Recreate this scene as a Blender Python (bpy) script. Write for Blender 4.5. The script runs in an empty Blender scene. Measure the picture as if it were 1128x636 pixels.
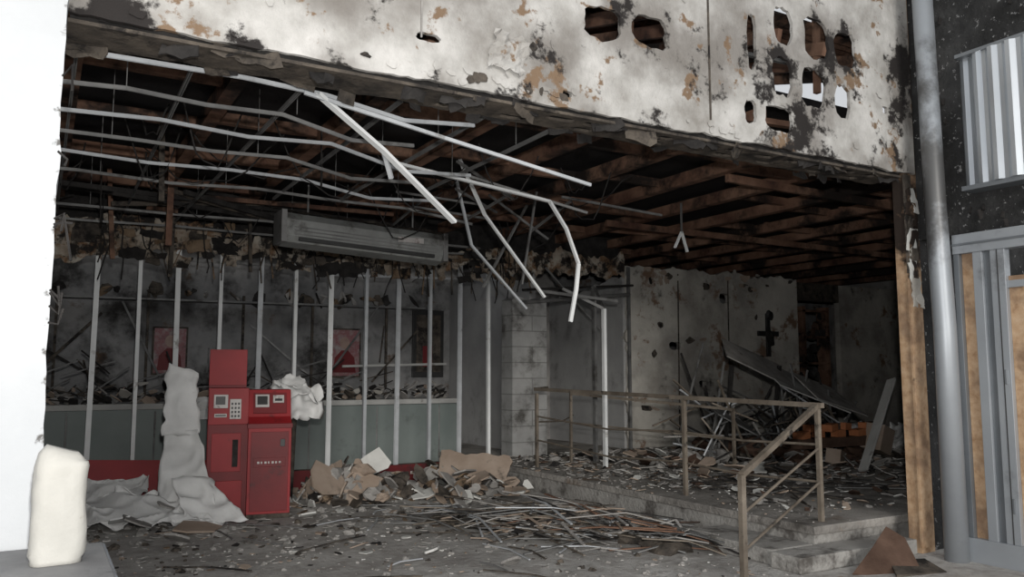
import bpy, math, random
from mathutils import Vector, Matrix, noise, Euler
random.seed(7)
S=bpy.context.scene
COL=S.collection
S.view_settings.view_transform='Standard'

# ------------------------------------------------------------ materials
def mk(name, cols, scale=3.0, soot=None, soot_col=(.012,.011,.011), blobs=(), brown=None, film=None,
       rough=.85, metal=0.0, bump=.3, bscale=25, stretch=(1,1,1), block=None, seed=0.0):
    m=bpy.data.materials.new(name); m.use_nodes=True
    N=m.node_tree.nodes; L=m.node_tree.links
    bs=N['Principled BSDF']
    tc=N.new('ShaderNodeTexCoord'); mp=N.new('ShaderNodeMapping')
    mp.inputs['Scale'].default_value=stretch; mp.inputs['Location'].default_value=(seed,seed*.7,seed*.3)
    L.new(tc.outputs['Object'],mp.inputs['Vector'])
    def nz(sc,det=6,rg=.6,off=0):
        n=N.new('ShaderNodeTexNoise'); n.inputs['Scale'].default_value=sc; n.inputs['Detail'].default_value=det
        n.inputs['Roughness'].default_value=rg
        if off:
            a=N.new('ShaderNodeVectorMath'); a.operation='ADD'; a.inputs[1].default_value=(off,off*1.3,off*.6)
            L.new(mp.outputs[0],a.inputs[0]); L.new(a.outputs[0],n.inputs['Vector'])
        else: L.new(mp.outputs[0],n.inputs['Vector'])
        return n.outputs['Fac']
    def ms(val,a,b,top=1):
        r=N.new('ShaderNodeMapRange'); r.interpolation_type='SMOOTHSTEP'
        r.inputs['From Min'].default_value=a; r.inputs['From Max'].default_value=b; r.inputs['To Max'].default_value=top
        L.new(val,r.inputs['Value']); return r.outputs[0]
    def mix(f,a,b):
        x=N.new('ShaderNodeMix'); x.data_type='RGBA'
        L.new(f,x.inputs['Factor'])
        for s,v in ((x.inputs[6],a),(x.inputs[7],b)):
            if isinstance(v,tuple): s.default_value=(*v,1)
            else: L.new(v,s)
        return x.outputs[2]
    cr=N.new('ShaderNodeValToRGB'); e=cr.color_ramp.elements
    k=len(cols)
    while len(e)<k: e.new(.5)
    for i,c in enumerate(cols):
        e[i].position=.3+.4*i/max(1,k-1); e[i].color=(*c,1)
    L.new(nz(scale),cr.inputs[0]); col=cr.outputs[0]
    if block:
        bw,bh,mc=block
        sp=N.new('ShaderNodeSeparateXYZ'); L.new(tc.outputs['Object'],sp.inputs[0])
        ad=N.new('ShaderNodeMath'); ad.operation='ADD'; L.new(sp.outputs[0],ad.inputs[0]); L.new(sp.outputs[1],ad.inputs[1])
        cb=N.new('ShaderNodeCombineXYZ'); L.new(ad.outputs[0],cb.inputs[0]); L.new(sp.outputs[2],cb.inputs[1])
        br=N.new('ShaderNodeTexBrick'); L.new(cb.outputs[0],br.inputs['Vector'])
        br.inputs['Scale'].default_value=1; br.inputs['Brick Width'].default_value=bw; br.inputs['Row Height'].default_value=bh
        br.inputs['Mortar Size'].default_value=.010
        col=mix(br.outputs['Fac'],col,mc)
    def addblobs(v):
        for (bx,by,bz,brd,am) in blobs:
            d=N.new('ShaderNodeVectorMath'); d.operation='DISTANCE'; d.inputs[1].default_value=(bx,by,bz)
            L.new(tc.outputs['Object'],d.inputs[0])
            r=N.new('ShaderNodeMapRange'); r.inputs['From Min'].default_value=0; r.inputs['From Max'].default_value=brd
            r.inputs['To Min'].default_value=am; r.inputs['To Max'].default_value=0
            L.new(d.outputs['Value'],r.inputs['Value'])
            a=N.new('ShaderNodeMath'); a.operation='ADD'; L.new(v,a.inputs[0]); L.new(r.outputs[0],a.inputs[1]); v=a.outputs[0]
        return v
    if film:
        fc,fs_,f0,f1,ft=film
        col=mix(ms(addblobs(nz(fs_,5,.6,21.7)),f0,f1,ft),col,fc)
    if brown:
        bc,bsn,b0,b1=brown
        col=mix(ms(nz(bsn,8,.65,11.3),b0,b1),col,bc)
    if soot:
        ssc,s0,s1=soot
        col=mix(ms(addblobs(nz(ssc,9,.68,5.1)),s0,s1),col,soot_col)
    L.new(col,bs.inputs['Base Color'])
    bs.inputs['Roughness'].default_value=rough; bs.inputs['Metallic'].default_value=metal
    if rough>.7: bs.inputs['Specular IOR Level'].default_value=.2
    if bump:
        b=N.new('ShaderNodeBump'); b.inputs['Strength'].default_value=bump; b.inputs['Distance'].default_value=.03
        L.new(nz(bscale,8,.65,2.2),b.inputs['Height'])
        L.new(b.outputs[0],bs.inputs['Normal'])
    return m

FB=[(1.0,4.6,4.5,.8,.26),(1.5,4.6,4.3,.7,.24),(2.2,4.6,4.35,.6,.18),(3.0,4.6,3.75,.35,.16),(3.5,4.6,4.25,.4,.16),(3.9,4.6,4.05,.4,.16),(4.4,4.6,4.0,.5,.14),(5.1,4.6,4.15,.5,.22),(5.5,4.6,3.7,.6,.24),
    (6.1,4.6,4.3,.45,.2),(6.9,4.6,4.5,.4,.3),(6.9,4.6,4.1,.4,.3),(.1,4.6,3.6,.5,.28),(5.8,4.6,4.5,.5,.2),(6.6,4.6,3.6,.4,.16)]
FB+=[(.3+.6*i,4.6,3.36,.26,.24) for i in range(12)]
M={}
M['fascia']=mk('burned_plaster_white',[(.25,.235,.215),(.44,.43,.41),(.60,.585,.565)],2.2,(4.2,.625,.72),blobs=FB,film=((.18,.165,.15),1.3,.48,.76,.85),brown=((.19,.13,.085),3.4,.575,.625),bump=.7,bscale=7,soot_col=(.025,.022,.021))
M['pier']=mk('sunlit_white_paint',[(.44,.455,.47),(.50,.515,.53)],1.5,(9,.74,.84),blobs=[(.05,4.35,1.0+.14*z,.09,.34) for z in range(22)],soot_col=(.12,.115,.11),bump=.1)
M['inner']=mk('sooty_wall_grey',[(.14,.135,.13),(.27,.26,.25),(.37,.36,.34)],1.2,(1.6,.52,.74),soot_col=(.04,.037,.035),brown=((.16,.10,.07),2.3,.60,.7),bump=.4,bscale=8)
M['backw']=mk('smoked_back_wall',[(.10,.10,.102),(.23,.23,.23),(.33,.325,.32)],.9,(1.3,.45,.68),soot_col=(.03,.028,.027),brown=((.12,.08,.055),2.0,.60,.72),bump=.3,bscale=6)
M['blockw']=mk('pale_block_pier',[(.19,.19,.185),(.29,.29,.285),(.36,.36,.35)],1.5,(1.9,.48,.72),soot_col=(.07,.066,.06),block=(3.0,.25,(.19,.19,.185)),bump=.3,bscale=8)
M['peel']=mk('peeling_burned_wall',[(.29,.27,.24),(.46,.44,.40),(.57,.55,.50)],1.3,(1.8,.57,.72),soot_col=(.06,.055,.05),film=((.16,.15,.14),.9,.44,.66,.65),brown=((.20,.13,.09),2.2,.56,.66),bump=.7,bscale=5)
M['hdr']=mk('burned_header_board',[(.16,.115,.08),(.34,.29,.235),(.52,.49,.43)],3.0,(3.6,.47,.58),soot_col=(.025,.022,.02),brown=((.20,.12,.07),4.2,.50,.60),bump=.8,bscale=9)
M['pale']=mk('pale_grey_paint',[(.26,.26,.26),(.40,.40,.395)],.8,(1.2,.52,.8),soot_col=(.09,.085,.08),bump=.2)
M['deck']=mk('charred_roof_deck',[(.008,.008,.009),(.020,.018,.018)],1.5,bump=.3,rough=.8)
M['wood']=mk('scorched_timber',[(.085,.042,.031),(.185,.105,.072),(.27,.165,.115)],2.0,(1.1,.44,.60),soot_col=(.022,.017,.015),bump=.4,bscale=12)
M['char']=mk('char_black',[(.014,.013,.013),(.045,.042,.04)],5,bump=.6,bscale=20,rough=.9)
M['charw']=mk('charred_edge',[(.03,.027,.025),(.13,.11,.09)],7,(4,.5,.62),bump=.6,soot_col=(.02,.018,.017))
M['galv']=mk('galvanised_steel',[(.34,.355,.37),(.52,.54,.56)],3,(2.4,.54,.70),soot_col=(.13,.12,.105),rough=.5,metal=.15,bump=.08)
M['galvd']=mk('sooty_steel',[(.11,.11,.11),(.25,.25,.245)],2.5,(2.5,.50,.7),soot_col=(.045,.04,.036),rough=.6,metal=.3,bump=.1)
M['white']=mk('white_metal_strip',[(.62,.64,.64),(.78,.79,.79)],3,(4,.60,.74),soot_col=(.24,.22,.195),rough=.5,bump=.05)
M['rail']=mk('scorched_rail_paint',[(.11,.09,.07),(.24,.205,.165)],4,(5,.55,.68),rough=.6,metal=.2,bump=.2,soot_col=(.03,.027,.024))
M['floor']=mk('ash_covered_floor',[(.28,.265,.25),(.43,.415,.395),(.58,.565,.54)],1.3,(2.0,.62,.80),soot_col=(.15,.138,.128),film=((.28,.26,.24),7,.47,.62,.6),brown=((.29,.24,.19),1.2,.62,.76),bump=.8,bscale=18)
M['plat']=mk('sooty_platform',[(.15,.14,.13),(.28,.265,.245),(.38,.36,.335)],1.4,(1.3,.54,.72),soot_col=(.07,.064,.058),brown=((.19,.145,.11),1.7,.56,.7),bump=1.0,bscale=14)
M['riser']=mk('concrete_riser',[(.24,.23,.215),(.38,.37,.35)],1.6,(2.4,.48,.64),soot_col=(.09,.082,.075),bump=.6)
M['red']=mk('red_enamel',[(.20,.007,.010),(.29,.013,.017)],2,(3.3,.58,.76),soot_col=(.045,.01,.01),rough=.6,bump=.05)
M['redd']=mk('dark_red_enamel_and_shade',[(.10,.005,.007),(.17,.008,.011)],2,(3,.55,.72),rough=.6,bump=.05)  # dark red parts; also painted shadow on the kiosk's lower left body
M['teal']=mk('grey_green_counter',[(.15,.18,.172),(.21,.24,.23)],1.0,(1.5,.56,.78),soot_col=(.06,.064,.06),rough=.6,bump=.08)
M['dry']=mk('drywall_white',[(.44,.44,.42),(.64,.64,.61)],3,(2.8,.62,.76),soot_col=(.17,.155,.14),bump=.2)
M['cloth']=mk('dirty_white_sheet',[(.56,.56,.55),(.76,.76,.75)],2.2,(3.0,.66,.8),soot_col=(.28,.27,.26),bump=.15)
M['card']=mk('kraft_drywall_back',[(.26,.20,.155),(.38,.31,.255)],2.5,(3,.58,.74),soot_col=(.10,.085,.07),bump=.2)
M['ins']=mk('insulation_brown',[(.12,.075,.045),(.28,.21,.145)],6,(3,.48,.6),bump=.8,bscale=14)
M['ash']=mk('grey_rubble',[(.20,.19,.18),(.38,.365,.345)],4,(3,.6,.72),soot_col=(.09,.084,.078),bump=.5)
M['osb']=mk('osb_board',[(.30,.185,.105),(.43,.29,.18),(.50,.36,.24)],14,(1.6,.60,.70),blobs=[(6.85,4.6,3.3,1.1,.30),(6.85,4.6,4.3,.9,.2)],film=((.17,.11,.075),2.2,.48,.64,.7),soot_col=(.03,.022,.018),bump=.2,bscale=30)
M['alu']=mk('aluminium_profile',[(.30,.32,.345),(.38,.405,.43)],1.0,rough=.45,metal=.35,bump=.02,blobs=[(6.78,4.3,3.5,1.6,.25)],soot=(1.5,.58,.80),soot_col=(.10,.10,.10))
M['alud']=mk('aluminium_dark_face',[(.14,.155,.17),(.22,.235,.25)],1.0,rough=.4,metal=.4,bump=.02)
M['shut']=mk('silver_shutter',[(.42,.45,.48),(.54,.57,.60)],.8,rough=.3,metal=.7,bump=.0)
M['speck']=mk('black_speckled_wall',[(.012,.012,.012),(.03,.03,.03),(.06,.06,.06)],2,brown=((.22,.22,.22),22,.61,.65),bump=.6,bscale=20)
M['rust']=mk('rusty_panel',[(.06,.036,.026),(.12,.075,.055)],4,(3,.55,.7),bump=.3)
M['brick']=mk('orange_brick',[(.34,.12,.05),(.46,.19,.09)],5,(4,.6,.72),bump=.4)
M['black']=mk('black_plastic',[(.015,.015,.015),(.03,.03,.03)],3,rough=.5,bump=0)
M['ac']=mk('ac_casing',[(.17,.175,.17),(.27,.28,.27)],2,(2.5,.48,.68),soot_col=(.05,.045,.04),rough=.6,bump=.1)
M['key']=mk('grey_white_plastic',[(.36,.34,.33),(.50,.48,.46)],4,(7,.56,.68),soot_col=(.10,.04,.04),rough=.5,bump=.05)
M['pos']=mk('poster_print',[(.30,.26,.25),(.24,.09,.10),(.32,.29,.28)],6,(3,.50,.70),soot_col=(.06,.045,.045),rough=.6,bump=0)
M['poster2']=mk('poster_skin',[(.26,.17,.14),(.36,.26,.22)],5,(3,.6,.75),rough=.6,bump=0)
M['stone']=mk('grey_ledge',[(.15,.15,.155),(.23,.23,.23)],3,(3,.60,.75),rough=.7,bump=.15)
M['plank']=mk('grey_plank',[(.34,.34,.33),(.48,.48,.46)],3,(3,.62,.75),bump=.15,soot_col=(.12,.11,.10))
M['wbox']=mk('ivory_plastic',[(.34,.335,.31),(.41,.40,.37)],2,(6,.62,.76),soot_col=(.16,.135,.10),rough=.7,bump=.3,bscale=5)

# ------------------------------------------------------------ geometry builder
class B:
    def __init__(s,name): s.n=name; s.v=[]; s.f=[]; s.mi=[]; s.ms=[]
    def m(s,k):
        if k not in s.ms: s.ms.append(k)
        return s.ms.index(k)
    def add(s,vs,fs,k):
        o=len(s.v); i=s.m(k); s.v+= [tuple(v) for v in vs]
        for f in fs: s.f.append([a+o for a in f]); s.mi.append(i)
    def box(s,lo,hi,k,rot=None):
        lo=Vector(lo);hi=Vector(hi);c=(lo+hi)/2
        vs=[Vector((x,y,z)) for x in (lo.x,hi.x) for y in (lo.y,hi.y) for z in (lo.z,hi.z)]
        if rot:
            R=Euler(rot).to_matrix(); vs=[R@(v-c)+c for v in vs]
        s.add(vs,[(0,1,3,2),(4,6,7,5),(0,4,5,1),(2,3,7,6),(0,2,6,4),(1,5,7,3)],k)
    def beam(s,a,b,w,h,k,roll=0):
        a=Vector(a);b=Vector(b);d=(b-a).normalized()
        up=Vector((0,0,1)) if abs(d.z)<.95 else Vector((0,1,0))
        x=d.cross(up).normalized(); y=x.cross(d)
        if roll: q=Matrix.Rotation(roll,3,d); x=q@x;y=q@y
        vs=[p+x*(sx*w/2)+y*(sy*h/2) for p in (a,b) for sx,sy in ((-1,-1),(1,-1),(1,1),(-1,1))]
        s.add(vs,[(0,1,2,3),(4,7,6,5),(0,4,5,1),(1,5,6,2),(2,6,7,3),(3,7,4,0)],k)
    def channel(s,a,b,w,d,k,roll=0,t=.006):
        a=Vector(a);b=Vector(b);dr=(b-a).normalized()
        up=Vector((0,0,1)) if abs(dr.z)<.95 else Vector((0,1,0))
        x=dr.cross(up).normalized(); y=x.cross(dr)
        if roll: q=Matrix.Rotation(roll,3,dr); x=q@x;y=q@y
        pr=[(-w/2,-d/2),(w/2,-d/2),(w/2,d/2),(w/2-t,d/2),(w/2-t,-d/2+t),(-w/2+t,-d/2+t),(-w/2+t,d/2),(-w/2,d/2)]
        vs=[p+x*u+y*v for p in (a,b) for u,v in pr]
        fs=[(i,(i+1)%8,8+(i+1)%8,8+i) for i in range(8)]+[tuple(range(7,-1,-1)),tuple(range(8,16))]
        s.add(vs,fs,k)
    def tube(s,pts,r,k,n=8,r2=None):
        pts=[Vector(p) for p in pts]; vs=[];fs=[]
        for i,p in enumerate(pts):
            d=(pts[min(i+1,len(pts)-1)]-pts[max(i-1,0)]).normalized()
            up=Vector((0,0,1)) if abs(d.z)<.9 else Vector((1,0,0))
            x=d.cross(up).normalized();y=x.cross(d)
            rr=r if r2 is None else r+(r2-r)*i/(len(pts)-1)
            vs+=[p+x*rr*math.cos(6.2832*j/n)+y*rr*math.sin(6.2832*j/n) for j in range(n)]
        for i in range(len(pts)-1):
            for j in range(n): fs.append((i*n+j,i*n+(j+1)%n,(i+1)*n+(j+1)%n,(i+1)*n+j))
        fs+= [tuple(range(n-1,-1,-1)),tuple(range((len(pts)-1)*n,len(pts)*n))]
        s.add(vs,fs,k)
    def shard(s,c,sx,sy,t,rot,k,n=None):
        n=n or random.randint(5,9); R=Euler(rot).to_matrix(); c=Vector(c)
        an=[6.283*i/n+random.uniform(-.35,.35) for i in range(n)]
        pr=[(math.cos(a)*sx*random.uniform(.6,1.1),math.sin(a)*sy*random.uniform(.6,1.1)) for a in an]
        vs=[c+R@Vector((x,y,-t/2)) for x,y in pr]+[c+R@Vector((x,y,t/2)) for x,y in pr]
        fs=[tuple(range(n-1,-1,-1)),tuple(range(n,2*n))]+[(i,(i+1)%n,n+(i+1)%n,n+i) for i in range(n)]
        s.add(vs,fs,k)
    def chunk(s,c,r,k,sq=(1,1,.7)):
        import bmesh
        bm=bmesh.new(); bmesh.ops.create_icosphere(bm,subdivisions=2,radius=1)
        o=Vector((random.random()*90,)*3); vs=[]
        for v in bm.verts:
            q=v.co*(1+.75*noise.noise(v.co*1.3+o)); vs.append(Vector(c)+Vector((q.x*r*sq[0],q.y*r*sq[1],q.z*r*sq[2])))
        bm.verts.ensure_lookup_table()
        s.add(vs,[tuple(v.index for v in f.verts) for f in bm.faces],k); bm.free()
    def sheet(s,a,b,c,d,nu,nv,amp,k,fr=3.0,sd=0,rag=0.0,zmin=None):
        a,b,c,d=map(Vector,(a,b,c,d)); nrm=(b-a).cross(d-a).normalized(); vs=[]
        if nrm.z<-.3: nrm=-nrm
        for j in range(nv+1):
            for i in range(nu+1):
                u=i/nu;v=j/nv
                p=(a*(1-u)+b*u)*(1-v)+(d*(1-u)+c*u)*v
                q=p*fr+Vector((sd,sd,sd))
                q2=q+Vector((noise.noise(q),noise.noise(q+Vector((7,3,1))),0))*.6
                e=(1-3.2*abs(noise.noise(q2)))*.7+(1-3.2*abs(noise.noise(q2*2.1+Vector((4,4,4)))))*.35+.5*noise.noise(q*.7)
                p=p+nrm*amp*e
                if rag and (i in(0,nu) or j in(0,nv)):
                    p=p+Vector((noise.noise(q*4),noise.noise(q*4+Vector((5,5,5))),noise.noise(q*4+Vector((8,1,5)))))*rag
                if zmin is not None: p.z=max(zmin,p.z)
                vs.append(p)
        W=nu+1
        s.add(vs,[(j*W+i,j*W+i+1,(j+1)*W+i+1,(j+1)*W+i) for j in range(nv) for i in range(nu)],k)
    def plate(s,outline,holes,t,Mx,k):
        cu=bpy.data.curves.new('tmp','CURVE'); cu.dimensions='2D'; cu.fill_mode='BOTH'; cu.extrude=t/2
        for pl in [outline]+holes:
            sp=cu.splines.new('POLY'); sp.points.add(len(pl)-1)
            for i,p in enumerate(pl): sp.points[i].co=(p[0],p[1],0,1)
            sp.use_cyclic_u=True
        ob=bpy.data.objects.new('tmp',cu); COL.objects.link(ob)
        dg=bpy.context.evaluated_depsgraph_get(); dg.update()
        me=bpy.data.meshes.new_from_object(ob.evaluated_get(dg))
        s.add([Mx@v.co for v in me.vertices],[tuple(p.vertices) for p in me.polygons],k)
        bpy.data.objects.remove(ob); bpy.data.curves.remove(cu); bpy.data.meshes.remove(me)
    def done(s,bevel=0,smooth=False,solid=0,loc=None,rz=0,seg=2):
        me=bpy.data.meshes.new(s.n); me.from_pydata(s.v,[],s.f)
        for k in s.ms: me.materials.append(M[k])
        for p,i in zip(me.polygons,s.mi): p.material_index=i; p.use_smooth=smooth
        me.update()
        o=bpy.data.objects.new(s.n,me); COL.objects.link(o)
        if loc: o.location=loc; o.rotation_euler=(0,0,rz)
        if bevel:
            b=o.modifiers.new('b','BEVEL'); b.width=bevel; b.segments=seg; b.limit_method='ANGLE'
        if solid:
            b=o.modifiers.new('s','SOLIDIFY'); b.thickness=solid
        return o
def jag(poly,step=.08,amp=.03,sides=None,sd=None):
    out=[];n=len(poly); sd=random.random()*50 if sd is None else sd
    for i in range(n):
        a=Vector(poly[i]);b=Vector(poly[(i+1)%n]);L=(b-a).length
        if sides is not None and i not in sides: out.append(tuple(a)); continue
        m=max(1,int(L/step)); nr=Vector((-(b-a).y,(b-a).x))/max(L,1e-6)
        for j in range(m):
            p=a+(b-a)*(j/m)
            e=noise.noise(Vector((p.x*3+sd,p.y*3,0)))*1.4+noise.noise(Vector((p.x*11+sd,p.y*11,3)))*.9+random.uniform(-.25,.25)
            if sides is not None and j==0: e=0
            out.append(tuple(p+nr*amp*e))
    return out
def XZ(y): return Matrix(((1,0,0,0),(0,0,-1,y),(0,1,0,0),(0,0,0,1)))
def YZ(x): return Matrix(((0,0,1,x),(1,0,0,0),(0,1,0,0),(0,0,0,1)))
def XY(z): return Matrix.Translation((0,0,z))
def rect(x0,y0,x1,y1): return [(x0,y0),(x1,y0),(x1,y1),(x0,y1)]
def blob(x0,y0,x1,y1):
    cx,cy=(x0+x1)/2,(y0+y1)/2; rx,ry=(x1-x0)/2,(y1-y0)/2; p=[]
    for i in range(20):
        a=6.2832*i/20; c,s_=math.cos(a),math.sin(a)
        q=max(abs(c),abs(s_))**.6
        p.append((cx+rx*c/q*random.uniform(.84,1.06),cy+ry*s_/q*random.uniform(.84,1.06)))
    return p
U=random.uniform
def scrap(b,x,y,z,w,h,k,t=.012,tilt=.3):
    b.plate(jag(rect(-w/2,-h/2,w/2,h/2),.035,.03),[],t,Matrix.Translation((x,y,z))@Euler((1.57+U(-tilt,tilt),U(-.25,.25),U(-tilt,tilt))).to_matrix().to_4x4(),k)

# ------------------------------------------------------------ room shell
b=B('floor'); b.box((-8,-6,-.2),(24,18,0),'floor'); b.done()
b=B('platform_floor'); b.box((5.87,4.95,0.001),(18.3,14.6,.26),'riser'); b.box((5.85,4.93,.2),(18.3,14.6,.275),'plat')
b.done(bevel=.01)
b=B('entrance_step'); b.box((5.3,4.62,0.001),(6.8,4.93,.13),'riser'); b.box((5.35,4.95,.001),(5.85,6.0,.13),'riser'); b.done(bevel=.012)
b=B('ceiling'); b.box((-1,4.95,4.0),(18.5,12.3,4.1),'deck'); b.box((6.5,12.3,4.0),(18.5,14.8,4.1),'deck'); b.box((-1,13.2,4.0),(6.5,14.8,4.1),'deck'); b.done()  # open strip above the back room, added to let sky light in
b=B('wall_back'); b.box((-1,14.6,0),(18.5,14.8,4.0),'backw'); b.done()
b=B('wall_left'); b.box((-.9,4.95,0),(-.7,14.6,4.0),'inner'); b.done()
b=B('wall_right'); b.box((18.3,4.95,0),(18.5,14.6,4.0),'inner'); b.done()
b=B('wall_front_right'); b.box((7.05,4.65,0),(18.5,4.74,6),'speck'); b.done()
b=B('wall_pier_left'); b.plate(jag(rect(-1.8,0,.035,6),.08,.010,[1]),[],.58,XZ(4.65),'pier')
for i in range(9):
    z=U(1.7,3.3); b.tube([(.03,4.36,z),(.07,4.34,z+U(-.08,.08)),(.06+U(0,.05),4.33,z+U(-.2,.1))],.006,'char',5)
b.done()

holes=[(3.22,3.97,3.57,4.24),(3.67,4.01,4.02,4.26),(4.85,4.04,4.96,4.52),(5.16,4.33,5.40,4.66),(5.13,3.88,5.37,4.22),
       (5.52,4.28,5.86,4.66),(5.91,4.28,6.22,4.62),(5.47,3.84,5.80,4.20),(4.80,3.59,4.94,3.79),(5.03,3.56,5.36,3.80),(5.90,3.80,6.10,4.12)]
b=B('wall_fascia')
hl=[blob(*h) for h in holes]+[blob(1.95,3.68,2.12,3.74),blob(3.05,3.5,3.13,3.55),blob(6.55,3.95,6.62,4.02)]
b.plate(jag(rect(.04,3.43,6.98,6.0),.05,.014,[0]),hl,.03,XZ(4.6),'fascia')
b.done()
b=B('peeling_plaster_flakes')
for i in range(60):
    x=random.choice([U(.3,6.8),random.gauss(2.6,.35),random.gauss(4.4,.2),U(.1,6.9)]); x=min(6.8,max(.2,x)); z=random.choice([U(3.48,4.5),U(3.46,3.54)])
    if any(h[0]-.12<x<h[2]+.12 and h[1]-.12<z<h[3]+.12 for h in holes): continue
    b.shard((x,4.576,z),U(.015,.06),U(.015,.045),.005,(1.57+U(-.12,.12),U(-.3,.3),U(-.1,.1)),random.choice(['fascia','fascia','charw','fascia']),9)
b.sheet((2.45,4.575,3.60),(2.72,4.575,3.58),(2.76,4.54,3.82),(2.5,4.56,3.85),10,10,.035,'fascia',6,5,.04)
b.box((4.42,4.576,3.45),(4.435,4.586,6),'charw'); b.box((1.98,4.576,3.7),(1.99,4.586,6),'ash')
b.done()
b=B('soffit_framing')
sh=[blob(x,4.68,x+U(.16,.26),4.77) for x in [3.0,3.32,3.66,4.0,4.35,4.72,5.05,5.4,5.75,6.1,6.4]]+[blob(x,4.82,x+.2,4.9) for x in [2.2,2.7,3.3,4.0,4.7,5.2,5.8,6.3]]
b.plate(jag(rect(.04,4.625,6.83,4.94),.07,.025,[2]),sh,.02,XY(3.40),'charw')
for y in (4.66,4.78,4.92): b.beam((.05,y,3.44),(6.83,y,3.44),.03,.05,'char')
for i in range(17): b.beam((.2+i*.39,4.63,3.45),(.2+i*.39,4.93,3.45),.03,.05,'char')
for i in range(46):
    scrap(b,U(.1,6.7),random.choice([4.66,4.94]),U(3.35,3.41),U(.06,.28),U(.03,.09),random.choice(['char','charw','char']),.008,.6)
b.done()
b=B('attic_roof_planks')
for i in range(16):
    y=4.9+i*.16
    if i in (5,11): continue
    b.beam((-.2,y,4.75+i*.045),(7.6,y+.05,4.78+i*.045),.13,.025,'wood',roll=-.25)
for i in range(13): b.beam((.2+i*.58,4.75,4.5),(.2+i*.58,8,5.4),.05,.12,'wood')
for x in (3.3,3.85,4.9,5.3,5.75,6.0): b.beam((x,4.85,4.12),(x+.03,4.85,5.2),.05,.05,'wood')
b.beam((2.5,4.88,4.13),(4.3,4.88,4.02),.04,.05,'wood'); b.beam((4.6,4.88,4.3),(6.6,4.88,4.4),.04,.03,'galvd'); b.beam((4.6,4.86,3.72),(6.6,4.88,3.82),.06,.05,'wood')
b.box((-.5,8.2,4.12),(8,8.3,4.9),'deck')
b.done()

# ceiling timber
b=B('roof_rafters')
xs=[.1,1.2,2.27,3.36,4.4,5.42,6.5,7.6,8.7,9.8,10.9,12,13.1,14.2,15.3,16.4,17.5]
for i,x in enumerate(xs):
    b.beam((x,4.98,3.86+U(-.02,.02)),(x+U(-.03,.03),14.55 if x>6.5 else 12.3,3.86),.12,.14,'wood')
for j,y in enumerate([6.3,7.6,9.0,10.5,12.1]):
    for i in range(len(xs)-1):
        yy=y+(.0 if i%2 else .25)
        if random.random()<.12: continue
        b.beam((xs[i],yy,3.90),(xs[i+1],yy+U(-.04,.04),3.90),.07,.10,'wood')
b.beam((6.5,6.5,3.74),(9.5,6.45,3.70),.05,.09,'wood'); b.beam((7.0,9.4,3.74),(14,9.3,3.70),.05,.09,'wood')
b.done()
b=B('drop_tile_grid')
for j,y in enumerate([5.05,5.65,6.25,6.85,7.5,8.2,9.9,10.8]):
    p=[]; xe=[2.6,2.4,3.2,2.9,3.4,4.2,5.2,5.4][j]
    n=6
    for i in range(n+1):
        x=-.6+(xe+.6)*i/n
        p.append((x,y+.02*math.sin(i*2+j),3.40-(.0 if i<n-1 else U(.02,.12))+.015*math.sin(i*3+j)))
    for a,c in zip(p[:-1],p[1:]): b.channel(a,c,.018,.026,'galvd' if j in(1,3,5,6,7) else 'galv',roll=3.14)
for i,x in enumerate([.1,.72,1.4,2.05,2.7,3.3]):
    ye=[10.8,10,10.6,8.6,8.2,7.4][i]
    b.channel((x,5.05,3.44),(x+U(-.06,.06),ye,3.44+U(-.05,.02)),.02,.028,'galvd',roll=3.14)
for x in (.4,1.5,2.6,3.3):
    for y in (5.65,6.85,8.2,9.9): b.tube([(x,y,3.42),(x,y,3.98)],.004,'galvd',5)
b.done()
def strip(segs):
    b=B('hanging_metal_strip')
    for (p,w,k) in segs:
        for a,c in zip(p[:-1],p[1:]): b.channel(a,c,w,.024,k)
    b.done()
strip([([(1.45,4.98,3.36),(2.0,5.25,3.13),(2.72,5.6,2.75)],.045,'white'),([(2.02,5.3,3.15),(2.12,5.4,2.98)],.03,'galv')])
strip([([(1.37,5.0,3.36),(2.4,5.0,3.2),(3.58,5.0,3.02)],.02,'galv')])
strip([([(2.6,6.5,3.4),(4.17,6.5,3.23),(4.36,6.5,2.98),(4.5,6.5,2.65),(4.47,6.5,2.4),(4.4,6.5,2.08)],.036,'white')])
strip([([(3.6,7.3,3.75),(4.0,7.5,3.25),(4.74,7.5,2.41)],.034,'white')])
strip([([(3.9,8,3.75),(4.1,8,3.0),(4.81,8,2.32)],.03,'galv'),([(5.0,8.3,3.6),(4.3,8.1,2.55)],.026,'galvd'),([(4.95,8,3.7),(4.75,8,2.6)],.022,'galvd')])
strip([([(7.05,8,3.2),(7.17,8,3.42),(7.26,8,3.16)],.032,'white'),([(7.17,8,3.42),(7.17,8,3.8)],.015,'galvd')])
segs=[]
for k in range(10):
    x=U(3.2,5.0);y=U(6.2,9);a=random.choice([0,1.57,.5,-.4]);l=U(.6,1.4)
    segs.append(([(x,y,3.45+U(0,.2)),(x+l*math.cos(a),y+l*math.sin(a),3.4+U(-.25,.2))],.022,'galvd'))
strip(segs)
b=B('hanging_wires')
for k in range(34):
    x=U(-.3,5.4);y=U(6.5,11.2);l=U(.4,1.6);a=U(0,6.28);sg=U(.15,.6)
    b.tube([(x+l*math.cos(a)*t/8,y+l*math.sin(a)*t/8,3.7-sg*4*(t/8)*(1-t/8)+.03*math.sin(t*2+k)) for t in range(9)],.007,'char',5)
for k in range(26):
    x=U(-.3,6.5); y=U(10.8,11.3); z=3.9;pts=[]
    for t in range(7): pts.append((x,y,z)); x+=U(-.1,.1); z-=U(.05,.3)
    b.tube(pts,.009,'char',5)
b.done()
b=B('charred_hanging_battens')
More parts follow.
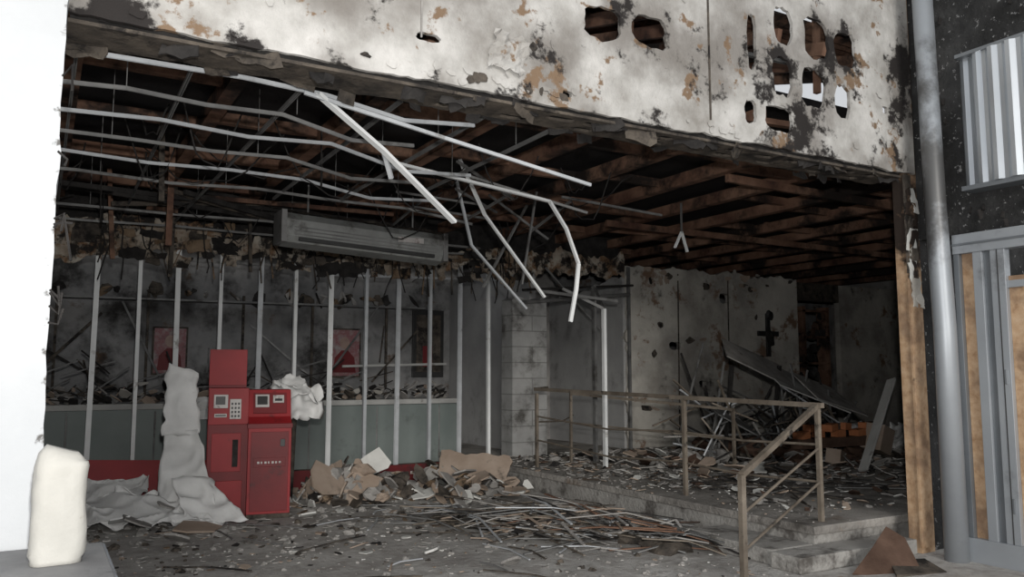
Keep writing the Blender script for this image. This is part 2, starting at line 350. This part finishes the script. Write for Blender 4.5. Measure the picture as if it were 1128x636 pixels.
for (x,y,z,w) in [(1.1,9.0,2.9,.06),(.6,10.4,2.9,.05),(1.35,10.6,2.75,.05),(2.3,10.9,2.9,.04),(.9,8.2,3.2,.05)]:
    b.beam((x,y,3.95),(x+U(-.08,.08),y,z),w,.04,random.choice(['wood','charw']))
for i in range(10): b.beam((U(-.3,1.5),U(9,11),3.5+U(-.1,.2)),(U(1,4.5),U(9.5,11),3.45+U(-.1,.25)),.04,.05,random.choice(['wood','charw','char']))
b.done()

# stud wall
b=B('stud_wall_framing')
SX=[.05,.57,1.09,1.56,2.09,2.61,3.11,3.62,4.15,4.65,5.18,5.69,6.21]
for i,x in enumerate(SX):
    k='galv' if i in (5,8,9,10,11) else 'white'
    b.channel((x,11.5,.05),(x+U(-.03,.03),11.5,3.35),.046,.06,k,roll=1.57*(i%2))
b.channel((-.68,11.5,.03),(6.4,11.5,.03),.09,.05,'galv'); b.channel((-.68,11.5,3.37),(8.9,11.5,3.37),.09,.05,'galvd',roll=3.14)
b.channel((-.68,11.5,3.05),(3.5,11.5,3.1),.03,.03,'galvd'); b.channel((3.5,11.5,3.0),(6.4,11.5,3.08),.03,.03,'galv')
b.done()
b=B('burned_drywall_header')
b.plate(jag(rect(-.68,3.36,8.9,3.98),.08,.05,[0]),[],.02,XZ(11.62),'char')
for (x0,x1,z0,z1) in [(-.68,.62,3.0,3.5),(.62,2.0,3.16,3.6),(2.0,3.4,3.18,3.42),(3.4,4.4,3.08,3.38),(4.4,5.6,3.19,3.45),(5.6,6.9,3.18,3.45),(6.9,8.9,3.25,3.6)]:
    b.plate(jag(rect(x0,z0,x1,z1),.04,.10,[0,2]),[],.02,XZ(11.42+U(-.02,.02)),'hdr')
for i in range(130):
    x=U(-.5,6.9); scrap(b,x,11.36+U(-.06,.04),U(3.02,3.5)-(.08 if x<.6 else 0),U(.05,.35),U(.05,.2),random.choice(['ins','hdr','char','charw','hdr','hdr','hdr','char']),.012,.5)
for i in range(30):
    x=U(-.6,6.9); b.beam((x,11.36,3.3),(x+U(-.15,.15),11.34,U(2.7,3.05)),.02,.01,random.choice(['char','charw','ins']))
b.done()

b=B('bank_counter')
b.box((-.68,12.6,0),(6.2,13.1,1.08),'teal'); b.box((-.69,12.52,1.08),(6.22,13.2,1.16),'plank')
for i in range(6): b.box((.35+i*1.1,12.585,.1),(.375+i*1.1,12.602,1.05),'galvd')
b.box((-.68,12.58,0),(6.2,12.605,.12),'charw')
b.sheet((1.9,12.48,.9),(2.9,12.48,.95),(2.8,12.6,1.22),(2.0,12.6,1.22),16,8,.08,'cloth',4,6,.05)
b.done(bevel=.008)
b=B('counter_debris')
for i in range(300):
    x=U(-.5,6.0);b.shard((x,U(12.55,13.15),1.18+abs(random.gauss(0,.10))),U(.04,.16),U(.03,.10),.015,(U(-.8,.8),U(-.8,.8),U(0,3)),random.choice(['char','charw','ash','ash','peel','card','char']))
for i in range(36):
    x=U(-.5,5.4); b.beam((x,12.7,1.2+U(0,.4)),(x+U(.2,.9)*random.choice([1,1,-.6]),12.9,1.2+U(0,.7)),.02,.018,random.choice(['char','galvd','char','charw']))
b.done()
def poster(name,x,z0,w,h,y=14.57,ks=('pos','poster2')):
    b=B(name); b.box((x,y,z0),(x+w,y+.03,z0+h),'charw'); b.box((x+.03,y-.006,z0+.03),(x+w-.03,y,z0+h-.03),ks[0])
    pts=[(x+w*.5+w*.15*math.cos(t*.524),z0+h*.70+w*.18*math.sin(t*.524)) for t in range(12)]
    b.plate(pts,[],.004,XZ(y-.009),ks[1])
    b.plate([(x+w*.15,z0+h*.1),(x+w*.85,z0+h*.1),(x+w*.8,z0+h*.4),(x+w*.6,z0+h*.55),(x+w*.4,z0+h*.55),(x+w*.2,z0+h*.4)],[],.004,XZ(y-.0085),'redd')
    b.done()
poster('wall_poster',4.55,1.5,.62,.9); poster('wall_poster',1.6,1.55,.55,.8)
b=B('wall_notice_board'); b.box((6.2,14.54,1.5),(6.85,14.6,2.8),'black'); b.box((6.27,14.53,1.6),(6.78,14.54,2.7),'charw'); b.box((6.4,14.52,1.7),(6.6,14.53,2.1),'redd'); b.done(bevel=.01)
b=B('back_room_shelving')
b.beam((-.5,14.3,2.75),(6.3,14.35,2.8),.3,.03,'galvd')
for x in (0.2,1.5,3.0,4.2,5.6): b.beam((x,14.4,0),(x,14.4,2.9),.04,.04,'charw')
for i in range(40): b.shard((U(-.4,6.2),14.25,2.84+U(0,.1)),U(.05,.2),U(.04,.15),.03,(U(0,3),U(0,3),0),random.choice(['char','charw','ash','ins']))
b.beam((-.2,13.9,2.1),(1.1,13.9,1.3),.04,.04,'char'); b.beam((-.3,13.8,1.3),(.8,13.9,2.5),.05,.04,'charw'); b.beam((4.6,13.9,1.7),(6.6,13.9,1.75),.04,.04,'plank')
for i in range(7): 
    x=U(-.3,5.5); b.beam((x,13.8,U(1.3,1.9)),(x+U(-1,1),14,U(1.9,2.8)),.02,.03,random.choice(['char','charw','galvd']))
b.done()

b=B('wall_block_pier'); b.plate(jag(rect(6.46,0,7.1,2.75),.08,.10,[2]),[],.35,XZ(11.35),'blockw'); b.done()
b=B('wall_corridor_left'); b.box((7.0,11.55,.0),(7.12,14.6,3.4),'pale'); b.done()
b=B('wall_corridor_right'); b.plate(jag([(11.5,.27),(14.0,.27),(14.0,3.0),(11.5,3.3)],.1,.06,[2]),[],.1,YZ(8.95),'pale'); b.done()
b=B('wall_corridor_end'); b.box((7.1,13.9,.0),(9.0,14.0,3.6),'inner'); b.done()
b=B('wall_telephone'); b.box((7.3,13.8,1.7),(7.62,13.9,2.5),'black'); b.box((7.35,13.77,2.1),(7.57,13.8,2.4),'charw'); b.done(bevel=.01)
b=B('wall_interior_right')
b.plate(jag(rect(8.95,.27,13.3,3.48),.09,.05,[2,3]),[blob(11.15,2.9,11.45,3.1),blob(9.9,2.0,10.2,2.15),blob(10.6,1.3,10.8,1.45)],.12,XZ(11.5),'peel')
b.box((13.2,11.56,.27),(13.32,12.55,3.5),'inner')
b.box((13.3,12.56,.27),(14.4,12.7,3.6),'charw'); b.box((16,12.56,.27),(18.3,12.7,3.6),'peel'); b.box((14.4,12.56,3.2),(16,12.7,3.6),'charw')
for x in (10.1,11.35): b.beam((x,11.43,.4),(x+.03,11.43,3.4),.015,.02,'charw')
b.beam((8.97,11.42,.27),(8.97,11.42,3.45),.05,.05,'galvd')
for i in range(50): b.shard((U(9,13.2),11.42,random.choice([U(3.2,3.5),U(.5,3.4)])),U(.03,.14),U(.03,.1),.01,(1.57+U(-.2,.2),U(-.3,.3),U(-.2,.2)),random.choice(['peel','peel','charw','card']),8)
b.done()
b=B('wall_crucifix')
b.box((12.35,11.38,1.9),(12.45,11.43,2.75),'black'); b.box((12.12,11.38,2.3),(12.68,11.43,2.4),'black'); b.chunk((12.4,11.36,2.72),.1,'black',(1,.4,1)); b.chunk((12.4,11.36,2.25),.12,'char',(1,.4,1.6)); b.done(bevel=.008)
b=B('burned_shelf')
for x in (14.3,15.1,15.9): b.beam((x,12.95,.27),(x,12.95,3.1),.08,.3,'wood')
for z in (.6,1.2,1.8,2.4,3.0): b.beam((14.3,12.95,z),(15.9,12.95,z),.3,.05,'wood')
for i in range(40): b.shard((U(14.4,15.8),12.9,U(.7,2.9)),.15,.1,.05,(U(0,3),U(0,3),0),random.choice(['rust','char','char']))
b.beam((13.6,12.4,.27),(14.2,12.4,2.4),.08,.08,'charw')
b.done()

b=B('air_conditioner')
prof=[(9.0,3.12),(9.05,3.05),(9.26,3.02),(9.34,3.12),(9.34,3.36),(9.05,3.38),(8.98,3.30)]
n=len(prof)
def tilt(x): return -.05*(x-2.29)
vs=[(x,y,z+tilt(x)) for x in (2.29,4.25) for y,z in prof]
b.add(vs,[tuple(range(n-1,-1,-1)),tuple(range(n,2*n))]+[(i,(i+1)%n,n+(i+1)%n,n+i) for i in range(n)],'ac')
for i in range(3):
    z=3.14+i*.04
    b.beam((2.4,8.985,z+tilt(2.4)),(4.15,8.985,z+tilt(4.15)),.02,.010,'galvd')
b.box((3.62,8.968,3.14),(3.95,8.985,3.20),'key')
b.beam((2.45,9.0,3.08),(4.1,9.0,3.0),.05,.04,'black')
b.box((2.25,8.98,3.04),(2.31,9.35,3.40),'galvd'); b.box((4.22,8.98,2.95),(4.28,9.35,3.29),'galvd')
for x in (2.6,3.9): b.tube([(x,9.2,3.30),(x,9.2,3.75)],.012,'galvd')
b.sheet((2.3,8.95,3.36),(4.2,8.95,3.26),(4.25,9.25,3.36),(2.3,9.25,3.44),30,5,.03,'charw',4,3)
b.done()

# ATM kiosk
b=B('atm_kiosk')
b.box((-.43,.28,0),(-.02,.42,1.86),'red'); b.box((-.43,.265,1.42),(-.02,.279,1.45),'redd')
b.box((-.42,-.02,0),(.01,.28,1.02),'redd'); b.box((-.38,-.035,.5),(-.07,-.02,.92),'red'); b.box((-.42,-.045,.02),(-.05,-.02,.40),'red'); b.box((-.16,-.04,.55),(-.10,-.034,.85),'char')  # lower left body: its shadow is painted in as darker red
b.box((-.42,-.06,1.02),(.0,.28,1.42),'red')
b.box((-.37,-.085,1.20),(-.22,-.055,1.35),'key'); b.box((-.35,-.09,1.24),(-.25,-.085,1.33),'black')
b.box((-.20,-.085,1.08),(-.08,-.055,1.30),'key')
for i in range(3):
    for j in range(4): b.box((-.185+i*.035,-.092,1.10+j*.045),(-.165+i*.035,-.085,1.125+j*.045),'black')
b.box((-.36,-.085,1.10),(-.23,-.055,1.14),'key'); b.box((-.35,-.09,1.113),(-.24,-.085,1.127),'black')
pr=[(-.22,0),(.38,0),(.38,1.40),(.02,1.40),(-.10,1.10),(-.22,1.02)]
vs=[(x,y,z) for x in (0.0,.46) for y,z in pr]; n=6
b.add(vs,[tuple(range(n-1,-1,-1)),tuple(range(n,2*n))]+[(i,(i+1)%n,n+(i+1)%n,n+i) for i in range(n)],'red')
a=math.atan2(.12,.30)
b.box((.05,-.068,1.13),(.41,-.048,1.37),'redd',rot=(-a,0,0)); b.box((.07,-.082,1.2),(.22,-.062,1.35),'key',rot=(-a,0,0)); b.box((.09,-.088,1.23),(.20,-.068,1.33),'black',rot=(-a,0,0)); b.box((.26,-.082,1.25),(.38,-.062,1.34),'key',rot=(-a,0,0)); b.box((.28,-.088,1.27),(.36,-.068,1.30),'black',rot=(-a,0,0)); b.box((.26,-.082,1.15),(.36,-.062,1.21),'key',rot=(-a,0,0))
b.box((-.01,-.235,.98),(.47,-.06,1.03),'redd')
b.box((.03,-.235,.08),(.43,-.22,.94),'redd'); b.box((.06,-.245,.56),(.40,-.235,.66),'redd')
for i,w in enumerate([.03,.02,.03,.02,.03,.025,.03]): b.box((.10+i*.038,-.250,.595),(.10+i*.038+w*.8,-.244,.62),'key')
b.box((.34,-.25,.78),(.39,-.235,.86),'black'); b.box((0,-.24,0),(.46,.38,.05),'charw')
b.done(bevel=.008,loc=(2.08,9.55,0),rz=-.18)

# drapes
b=B('torn_white_sheet')
b.sheet((1.18,9.55,.0),(1.78,9.22,.0),(1.58,9.70,.95),(1.24,9.82,.95),22,24,.09,'cloth',1.9,2,.03,zmin=.01)
b.sheet((1.22,9.81,.9),(1.60,9.72,.9),(1.56,9.84,1.60),(1.28,9.9,1.70),14,18,.06,'cloth',1.9,2.2,.05)
b.sheet((1.40,9.1,.03),(2.0,9.0,.03),(1.70,9.35,.45),(1.3,9.5,.45),20,14,.08,'cloth',2.2,12,.04,zmin=.01)
b.done(smooth=True,solid=.008)
b=B('fallen_sheet')
b.sheet((.35,9.4,.04),(1.7,8.95,.04),(1.20,9.7,.30),(.5,10.0,.24),40,24,.09,'cloth',1.9,7,.12,zmin=.01)
b.sheet((.05,9.8,.04),(1.0,9.8,.10),(1.2,10.6,.34),(.2,10.7,.20),30,20,.10,'cloth',2.0,17,.12,zmin=.01)
for i in range(14): b.shard((U(.3,1.9),U(9.0,9.9),U(.03,.22)),U(.1,.30),U(.07,.2),.015,(U(-.5,.5),U(-.4,.4),U(0,3)),random.choice(['dry','cloth','cloth','ash']),6)
b.shard((1.45,8.75,.06),.30,.2,.02,(.25,.1,.2),'card',6)
b.done(smooth=False,solid=.008)
b=B('draped_white_cloth')
b.sheet((2.62,9.9,1.0),(3.05,9.9,1.05),(3.0,10.1,1.42),(2.45,10.1,1.38),16,12,.13,'cloth',3,31,.08)
b.sheet((2.5,9.95,1.3),(2.95,9.9,1.25),(2.85,10.3,1.5),(2.5,10.3,1.48),16,12,.10,'cloth',3,37,.08)
b.beam((2.7,10.05,0),(2.75,10.1,1.2),.06,.06,'charw'); b.done(smooth=True,solid=.01)
b=B('red_counter_panel'); b.box((.0,10.85,.08),(2.3,10.92,.54),'red',rot=(-.25,.05,-.05)); b.box((.0,11.0,.0),(2.2,11.25,.30),'redd',rot=(0,0,-.05)); b.box((2.9,11.25,0.01),(6.1,11.29,.26),'redd')
for i in range(9): b.box((4.3+i*.16,11.243,.12),(4.35+i*.16,11.25,.16),'key')
b.done()

def ground(x,y): return .275 if (x>5.85 and y>4.95) else 0
b=B('drywall_rubble_heap')
for i in range(150):
    x=random.gauss(3.5,.36);y=random.gauss(10.25,.28); r=math.hypot(x-3.5,y-10.25); z=max(.03,.50-r*.6)*U(.2,1); s_=U(.5,1.2)
    b.shard((x,y,z),.17*s_,.12*s_,.02,(U(-1.2,1.2),U(-1,1),U(0,3)),random.choice(['card','card','dry','ash','ash','charw','card']))
for i in range(40): b.chunk((random.gauss(3.5,.4),random.gauss(10.2,.3),U(.03,.25)),U(.05,.14),random.choice(['ash','charw','ins','card']))
b.shard((3.15,9.9,.28),.32,.27,.02,(1.0,.2,.3),'card',7); b.shard((3.75,9.95,.46),.22,.24,.02,(1.2,-.3,-.2),'dry',7); b.shard((3.5,9.8,.18),.28,.18,.02,(.9,-.3,-.2),'card',7)
b.shard((4.3,9.6,.08),.2,.12,.02,(.3,-.3,-.2),'dry',7)
b.chunk((3.6,10.0,.36),.16,'card'); b.chunk((3.25,10.1,.3),.18,'ash')
b.done()
b=B('metal_strip_heap')
ax=Vector((1.6,-2.3,0)).normalized(); c0=Vector((4.65,6.95,0)); sd=Vector((ax.y,-ax.x,0))
for i in range(190):
    t=random.gauss(0,.55); s_=random.gauss(0,.27); l=U(.4,1.5)
    c=c0+ax*t*1.25+sd*s_; h=max(.02,.32*(1-abs(s_)/.8)*(1-abs(t)/1.9))*U(.1,1)
    an=random.gauss(0,.5); d=(ax*math.cos(an)+sd*math.sin(an))*l/2; dz=U(-.08,.08)
    p1=c-d+Vector((0,0,max(.015,h-dz)));p2=c+d+Vector((0,0,max(.015,h+dz)))
    m_=(p1+p2)/2+sd*U(-.12,.12)+Vector((0,0,U(0,.08)))
    for q in (p1,p2,m_): q.x=min(q.x,5.27 if q.y<6.1 else 5.8)
    k=random.choice(['charw','galvd','char','rail','galvd','card','ash','wood','ash','rail','galv'])
    w=U(.010,.034)
    b.beam(p1,m_,w,.010,k); b.beam(m_,p2,w,.010,k)
for i in range(90):
    t=random.gauss(0,.6); s_=random.gauss(0,.3); c=c0+ax*t*1.2+sd*s_
    b.shard((min(c.x,5.1),c.y,.04+random.random()*.1),U(.04,.18),U(.03,.12),.015,(U(-.5,.5),U(-.5,.5),U(0,3)),random.choice(['ash','charw','char','card','ash']))
for i in range(14):
    t=random.gauss(0,.5); c=c0+ax*t*1.2; b.chunk((min(c.x,5.0),c.y,.0),U(.12,.25),'charw',(1,1,.45))
b.done()
b=B('floor_debris')
n=0
while n<3000:
    x=U(.2,9.5);y=U(4.0,11.3)
    if x>5.7 and y<4.95: continue
    if 5.25<x<5.86 and y>4.6: continue
    g=ground(x,y); sz=random.choice([.012,.018,.025,.03,.04,.06])*U(.6,1.3)
    if y<7.0 :
        sz*=.5
        if random.random()<.5: continue
    if y>8.5: sz*=1.5
    b.shard((x,y,g+sz*.12+.002),sz,sz*U(.4,1),.007,(U(-.2,.2),U(-.2,.2),U(0,3)),random.choice(['ash','ash','ash','charw','char','ash','card','ins','ash','dry','riser','riser','floor','floor','floor']),6)
    n+=1
for i in range(420):
    x=U(.3,5.1);y=U(5,11.2); b.chunk((x,y,.003),U(.01,.035)*(1 if y<8 else 1.6),random.choice(['ash','charw','riser','ash']))
for (x,y,s_,k) in [(1.2,8.2,.14,'ash'),(2.6,8.9,.10,'dry'),(3.0,6.6,.10,'dry'),(4.4,9.0,.25,'charw'),(4.9,9.6,.25,'ash'),(4.3,9.7,.18,'dry'),(4.9,10.2,.28,'dry'),(5.2,9.0,.25,'card'),(4.2,8.5,.12,'dry'),(5.3,8.3,.2,'ash'),(3.4,5.9,.10,'ash'),(4.7,10.6,.3,'card'),(5.3,10.3,.3,'ash'),(5.1,9.9,.2,'ins')]:
    b.shard((x,y,.05+s_*.25),s_,s_*.7,.02,(U(-.5,.5),U(-.4,.4),U(0,3)),k,8)
for i in range(90):
    x=random.gauss(4.9,.45);y=random.gauss(9.9,.6)
    if x<5.8: b.shard((x,y,.03+U(0,.25)),U(.06,.22),U(.05,.15),.02,(U(-.9,.9),U(-.9,.9),U(0,3)),random.choice(['ash','card','charw','ash','ins','dry','card']),7)
b.plate(jag(rect(-.45,-.22,.45,.22),.07,.05),[],.02,Matrix.Translation((5.2,10.0,.32))@Euler((.8,.1,-.5)).to_matrix().to_4x4(),'card')
for i in range(50):
    x=U(1.5,4.8);y=U(5.2,10);a=U(0,3.1);l=U(.2,.9); m2=(x+l*.5*math.cos(a)+U(-.06,.06),y+l*.5*math.sin(a),.03)
    k=random.choice(['galv','charw','card','galvd']); b.beam((x,y,.015),m2,.015,.01,k); b.beam(m2,(x+l*math.cos(a),y+l*math.sin(a),.02),.015,.01,k)
b.done()

b=B('platform_railing')
RZ=1.3; rx=6.12
for y in (5.08,6.85,9.9): b.beam((rx,y,.275),(rx,y,RZ),.04,.04,'rail')
b.beam((rx,5.02,RZ),(rx,9.95,RZ+.06),.045,.045,'rail')
for z in (.95,.62): b.tube([(rx,5.08,z),(rx,6,z-.03),(rx+.02,7,z),(rx-.02,8.2,z-.05),(rx,9.9,z+.03)],.012,'rail')
b.tube([(rx,9.9,.9),(rx+.9,10.6,.85),(rx+1.5,11.2,.9)],.012,'rail'); b.beam((rx,9.9,RZ+.06),(rx+1.0,11.2,RZ+.05),.04,.04,'rail')
b.beam((rx,5.08,RZ),(4.8,4.73,.80),.045,.045,'rail'); b.beam((4.8,4.73,0),(4.8,4.73,.80),.045,.045,'rail')
b.tube([(rx,5.08,.92),(4.8,4.73,.5)],.012,'rail'); b.tube([(rx,5.08,.62),(4.8,4.73,.22)],.012,'rail')
b.done()
b=B('second_railing')
b.beam((6.9,10.2,1.28),(8.1,8.1,1.1),.035,.035,'rail')
for x,y in ((6.9,10.2),(8.1,8.1)): b.beam((x,y,.275),(x,y,1.12 if y<9 else 1.3),.035,.035,'rail')
b.tube([(6.9,10.2,.85),(8.1,8.1,.7)],.012,'rail'); b.done()
b=B('partition_stud'); b.channel((6.96,9.43,.275),(6.96,9.43,2.5),.045,.06,'white'); b.channel((7.2,10.0,.275),(7.2,10.0,2.9),.04,.07,'galvd'); b.channel((6.0,9.6,2.72),(7.2,9.43,2.62),.03,.04,'galvd'); b.channel((6.96,9.43,2.5),(6.5,9.8,2.8),.03,.04,'galvd'); b.channel((6.96,9.43,2.5),(7.2,10.0,2.9),.03,.03,'galvd'); b.done()
b=B('corridor_pipework')
b.tube([(6.6,11.1,2.7),(8.9,11.3,2.95)],.03,'galvd'); b.tube([(6.6,11.1,2.9),(8.9,11.2,3.1)],.02,'char'); b.tube([(7.1,11.2,3.3),(8.2,11.2,2.3)],.02,'galvd'); b.done()

b=B('collapsed_desk_pile')
def sh(p,k,t=.02):
    a=[Vector(q) for q in p]; nrm=(a[1]-a[0]).cross(a[3]-a[0]).normalized()*t
    b.add(a+[v+nrm for v in a],[(3,2,1,0),(4,5,6,7),(0,1,5,4),(1,2,6,5),(2,3,7,6),(3,0,4,7)],k)
sh([(9.35,8.4,1.40),(10.6,8.2,.98),(11.1,9.1,1.30),(9.7,9.4,1.92)],'plank')
sh([(8.6,8.7,1.82),(9.8,8.5,1.32),(10.1,9.1,1.70),(9.0,9.2,2.10)],'ash')
sh([(9.9,8.2,1.2),(11.0,8.2,.92),(10.9,8.8,1.35),(10.0,8.8,1.6)],'ash')
sh([(8.3,8.6,1.0),(9.2,8.4,.55),(9.4,8.9,.7),(8.5,9.1,1.2)],'galvd')
for i in range(80):
    x=U(8.3,11.0);y=U(8.3,9.6);l=U(.5,1.7);a=random.choice([-.45,-.3,.4,.1,-.6,1.2,-1.1])+U(-.15,.15)
    z=U(.45,1.35)-(x-8.5)*.12; dx=l/2*math.cos(a);dz=l/2*math.sin(a)
    b.beam((x-dx,y,max(.3,z-dz)),(min(11.4,x+dx),y+U(-.3,.3),max(.3,z+dz)),.026,.022,random.choice(['galvd','galv','ash','rail','charw','galvd','char']))
for x in (8.8,9.8,10.9): b.beam((x,9,.275),(x+.1,8.9,1.7 if x<10 else 1.15),.05,.05,'char')
for i in range(40):
    b.chunk((random.gauss(9.8,.7),random.gauss(9.0,.35),.32+U(0,.2)),U(.10,.26),random.choice(['char','charw','ash','rust','rust']),(1,1,.7))
for i in range(9): b.box((9.3+i*.2,8.0+.04*(i%3),.66+.09*(i%2)),(9.48+i*.2,8.16,.76+.09*(i%2)),'brick',rot=(0,.1*(i%3-1),.2*(i%2)))
b.box((9.3,8.0,.52),(11.1,8.2,.66),'rust')
b.box((10.7,7.8,.42),(11.05,8.1,.80),'card',rot=(.1,.3,.2)); b.box((9.7,7.8,.3),(10.0,8.0,.5),'card',rot=(.1,.2,.5))
for i in range(240):
    b.shard((U(7.2,11.8),U(7.2,10.4),.3+random.random()*.10),U(.05,.2),U(.04,.15),.015,(U(-.6,.6),U(-.6,.6),U(0,3)),random.choice(['ash','charw','char','dry','rust','card','ash','ash']))
b.done()
b=B('fallen_white_cloth'); b.sheet((11.6,8.3,.3),(13.0,8.1,.3),(13.3,9.1,.5),(11.8,9.3,.65),32,18,.20,'cloth',2.0,41,.12,zmin=.29); b.done(smooth=False,solid=.01)
b=B('leaning_plank'); b.beam((9.25,7.0,.34),(10.2,7.2,1.5),.03,.14,'plank',roll=1.2); b.done()
b=B('platform_rubble')
for i in range(1000):
    x=U(6.3,15);y=U(5.2,11.2)
    b.shard((x,y,.29+random.random()*.03),U(.015,.10),U(.015,.08),.010,(U(-.4,.4),U(-.4,.4),U(0,3)),random.choice(['ash','charw','char','dry','rust','card','ash','ash','riser']),6)
for i in range(160): b.chunk((U(6.4,14),U(5.2,11.2),.28),U(.02,.08),random.choice(['ash','charw','char','rust','ash']))
for i in range(40): b.beam((U(6.4,9),U(5.4,8),.30),(U(6.4,9),U(5.4,8),.31),.015,.01,random.choice(['char','charw','galvd']))
b.done()

b=B('wall_column_right')
b.box((6.86,4.62,0),(7.05,4.74,6),'osb'); b.box((6.84,4.60,.05),(6.98,4.62,2.45),'osb'); b.box((6.84,4.6,2.5),(6.93,4.62,3.42),'charw')
for i in range(18): scrap(b,6.88+U(-.02,.06),4.585,U(2.3,3.35),U(.04,.10),U(.1,.35),random.choice(['dry','charw','osb','peel','dry']),.01,.15)
b.done()
b=B('round_metal_pole')
b.tube([(6.86,4.30,0),(6.86,4.30,2.0),(6.82,4.30,3.0),(6.78,4.3,5.2)],.098,'alu',28,.085)
b.done(smooth=True)
b=B('corrugated_downpipe'); 
b.tube([(6.99,4.45,0),(6.99,4.45,3.2),(6.96,4.45,5.5)],.035,'alud',12); b.done(smooth=True)
b=B('wall_entrance_right'); b.box((7.04,1.0,2.82),(7.25,4.62,6),'speck')
for i in range(30): scrap(b,7.03,U(3.2,4.5),U(2.85,5),.06,.06,'char',.01,.3)
b.done()
b=B('door_1')
Y0,Y1=2.4,4.24
b.box((6.93,Y0,2.63),(7.03,Y1,2.80),'alu'); b.box((6.92,Y0,2.70),(6.94,Y1,2.72),'alud'); b.box((6.93,Y0,0),(7.03,Y1,.2),'alu')
b.box((6.94,4.19,.2),(7.02,4.24,2.63),'alud'); b.box((6.94,3.99,.2),(7.02,4.07,2.63),'alu'); b.box((6.97,3.92,.2),(7.02,3.99,2.63),'alud'); b.box((6.94,3.80,.2),(7.02,3.92,2.63),'alu'); b.box((6.935,3.855,.2),(6.941,3.865,2.63),'black'); b.box((6.94,2.9,.2),(7.02,3.0,2.63),'alu')
b.box((6.985,4.08,.2),(7.01,4.19,2.63),'osb'); b.box((6.985,3.0,.2),(7.01,3.8,2.4),'osb'); b.box((6.96,3.0,2.3),(7.0,3.8,2.36),'alu')
for z in (.45,1.5): b.box((6.925,3.83,z),(6.94,3.85,z+.12),'alud')
b.done(bevel=.006)
b=B('roller_shutter_cover')
n=16; vs=[]
for i in range(n*4+1):
    y=4.12-i*(2.4/(n*4)); x=6.86-.03*(1 if i%4 in (1,2) else 0)+.14*max(0,1-i/12)**2
    vs+=[(x,y,3.2),(x,y,4.35),(x+.03,y,4.35),(x+.03,y,3.2)]
fs=[]
for i in range(n*4):
    for j in range(4): fs.append((i*4+j,i*4+(j+1)%4,(i+1)*4+(j+1)%4,(i+1)*4+j))
fs+=[(3,2,1,0),(n*16,n*16+1,n*16+2,n*16+3)]
b.add(vs,fs,'shut'); b.box((6.86,1.8,3.16),(7.038,4.08,3.2),'alud'); b.box((6.86,1.8,4.35),(7.038,4.08,4.38),'alud'); b.done()
b=B('charred_board_scrap')
b.plate([(0,0),(.30,-.05),(.62,-.02),(.66,.30),(.55,.42),(.3,.22)],[],.015,Matrix.Translation((5.66,4.42,.01))@Euler((.75,0,-.30)).to_matrix().to_4x4(),'rust')
b.plate([(0,0),(.5,-.05),(.55,.2),(.2,.25)],[],.015,Matrix.Translation((5.9,4.2,.01))@Euler((.2,0,-.1)).to_matrix().to_4x4(),'charw'); b.done()

b=B('stone_ledge'); b.box((-.9,2.9,.76),(.30,4.3,.82),'stone'); b.box((-.9,3.0,0),(.22,4.28,.76),'stone'); b.box((.285,2.9,.77),(.31,4.3,.815),'alu'); b.done(bevel=.008)
b=B('ivory_plastic_bag')
nu,nv=32,26; vs=[]
for j in range(nv+1):
    v=j/nv; z=.822+.46*v
    for i in range(nu):
        a=6.2832*i/nu; c,s_=math.cos(a),math.sin(a); q=(abs(c)**4+abs(s_)**4)**.25
        tp=max(0,v-.84)/.16
        rx_=.102*(1-.04*v-.35*tp*tp)*(1 if v>.05 else .9); ry_=.085*(1-.04*v-.5*tp*tp)
        w=1+.12*noise.noise(Vector((c*1.2,s_*1.2,z*5)))+.06*(1-2*abs(noise.noise(Vector((c*3,s_*3,z*9)))))-.03
        vs.append((.10+.008*v+rx_*c/q*w,3.94+ry_*s_/q*w,z-(.02*c if v>.9 else 0)))
fs=[(j*nu+i,j*nu+(i+1)%nu,(j+1)*nu+(i+1)%nu,(j+1)*nu+i) for j in range(nv) for i in range(nu)]+[tuple(range(nu-1,-1,-1)),tuple(range(nv*nu,(nv+1)*nu))]
b.add(vs,fs,'wbox'); b.done(smooth=True)

# ------------------------------------------------------------ light + camera
w=bpy.data.worlds.new('sky'); S.world=w; w.use_nodes=True
bg=w.node_tree.nodes['Background']; bg.inputs[0].default_value=(.93,.96,1,1); bg.inputs[1].default_value=.66
def light(n,t,loc,e,rot=(0,0,0),**kw):
    l=bpy.data.lights.new(n,t); l.energy=e
    for k,v in kw.items(): setattr(l,k,v)
    o=bpy.data.objects.new(n,l); o.location=loc; o.rotation_euler=rot; COL.objects.link(o); return o
light('camera_flash','POINT',(.05,-.05,1.95),820,shadow_soft_size=.06,color=(1,.98,.95))
light('sun','SUN',(0,-5,8),1.6,(math.radians(79),0,math.radians(-22)),angle=.35,color=(1,.965,.91))
cam=bpy.data.cameras.new('camera');co=bpy.data.objects.new('camera',cam);COL.objects.link(co)
cam.sensor_width=36; cam.lens=900/1128*36; cam.clip_start=.05
co.location=(0,0,1.6); co.rotation_euler=(math.radians(90+5.84),0,math.radians(-30))
S.camera=co
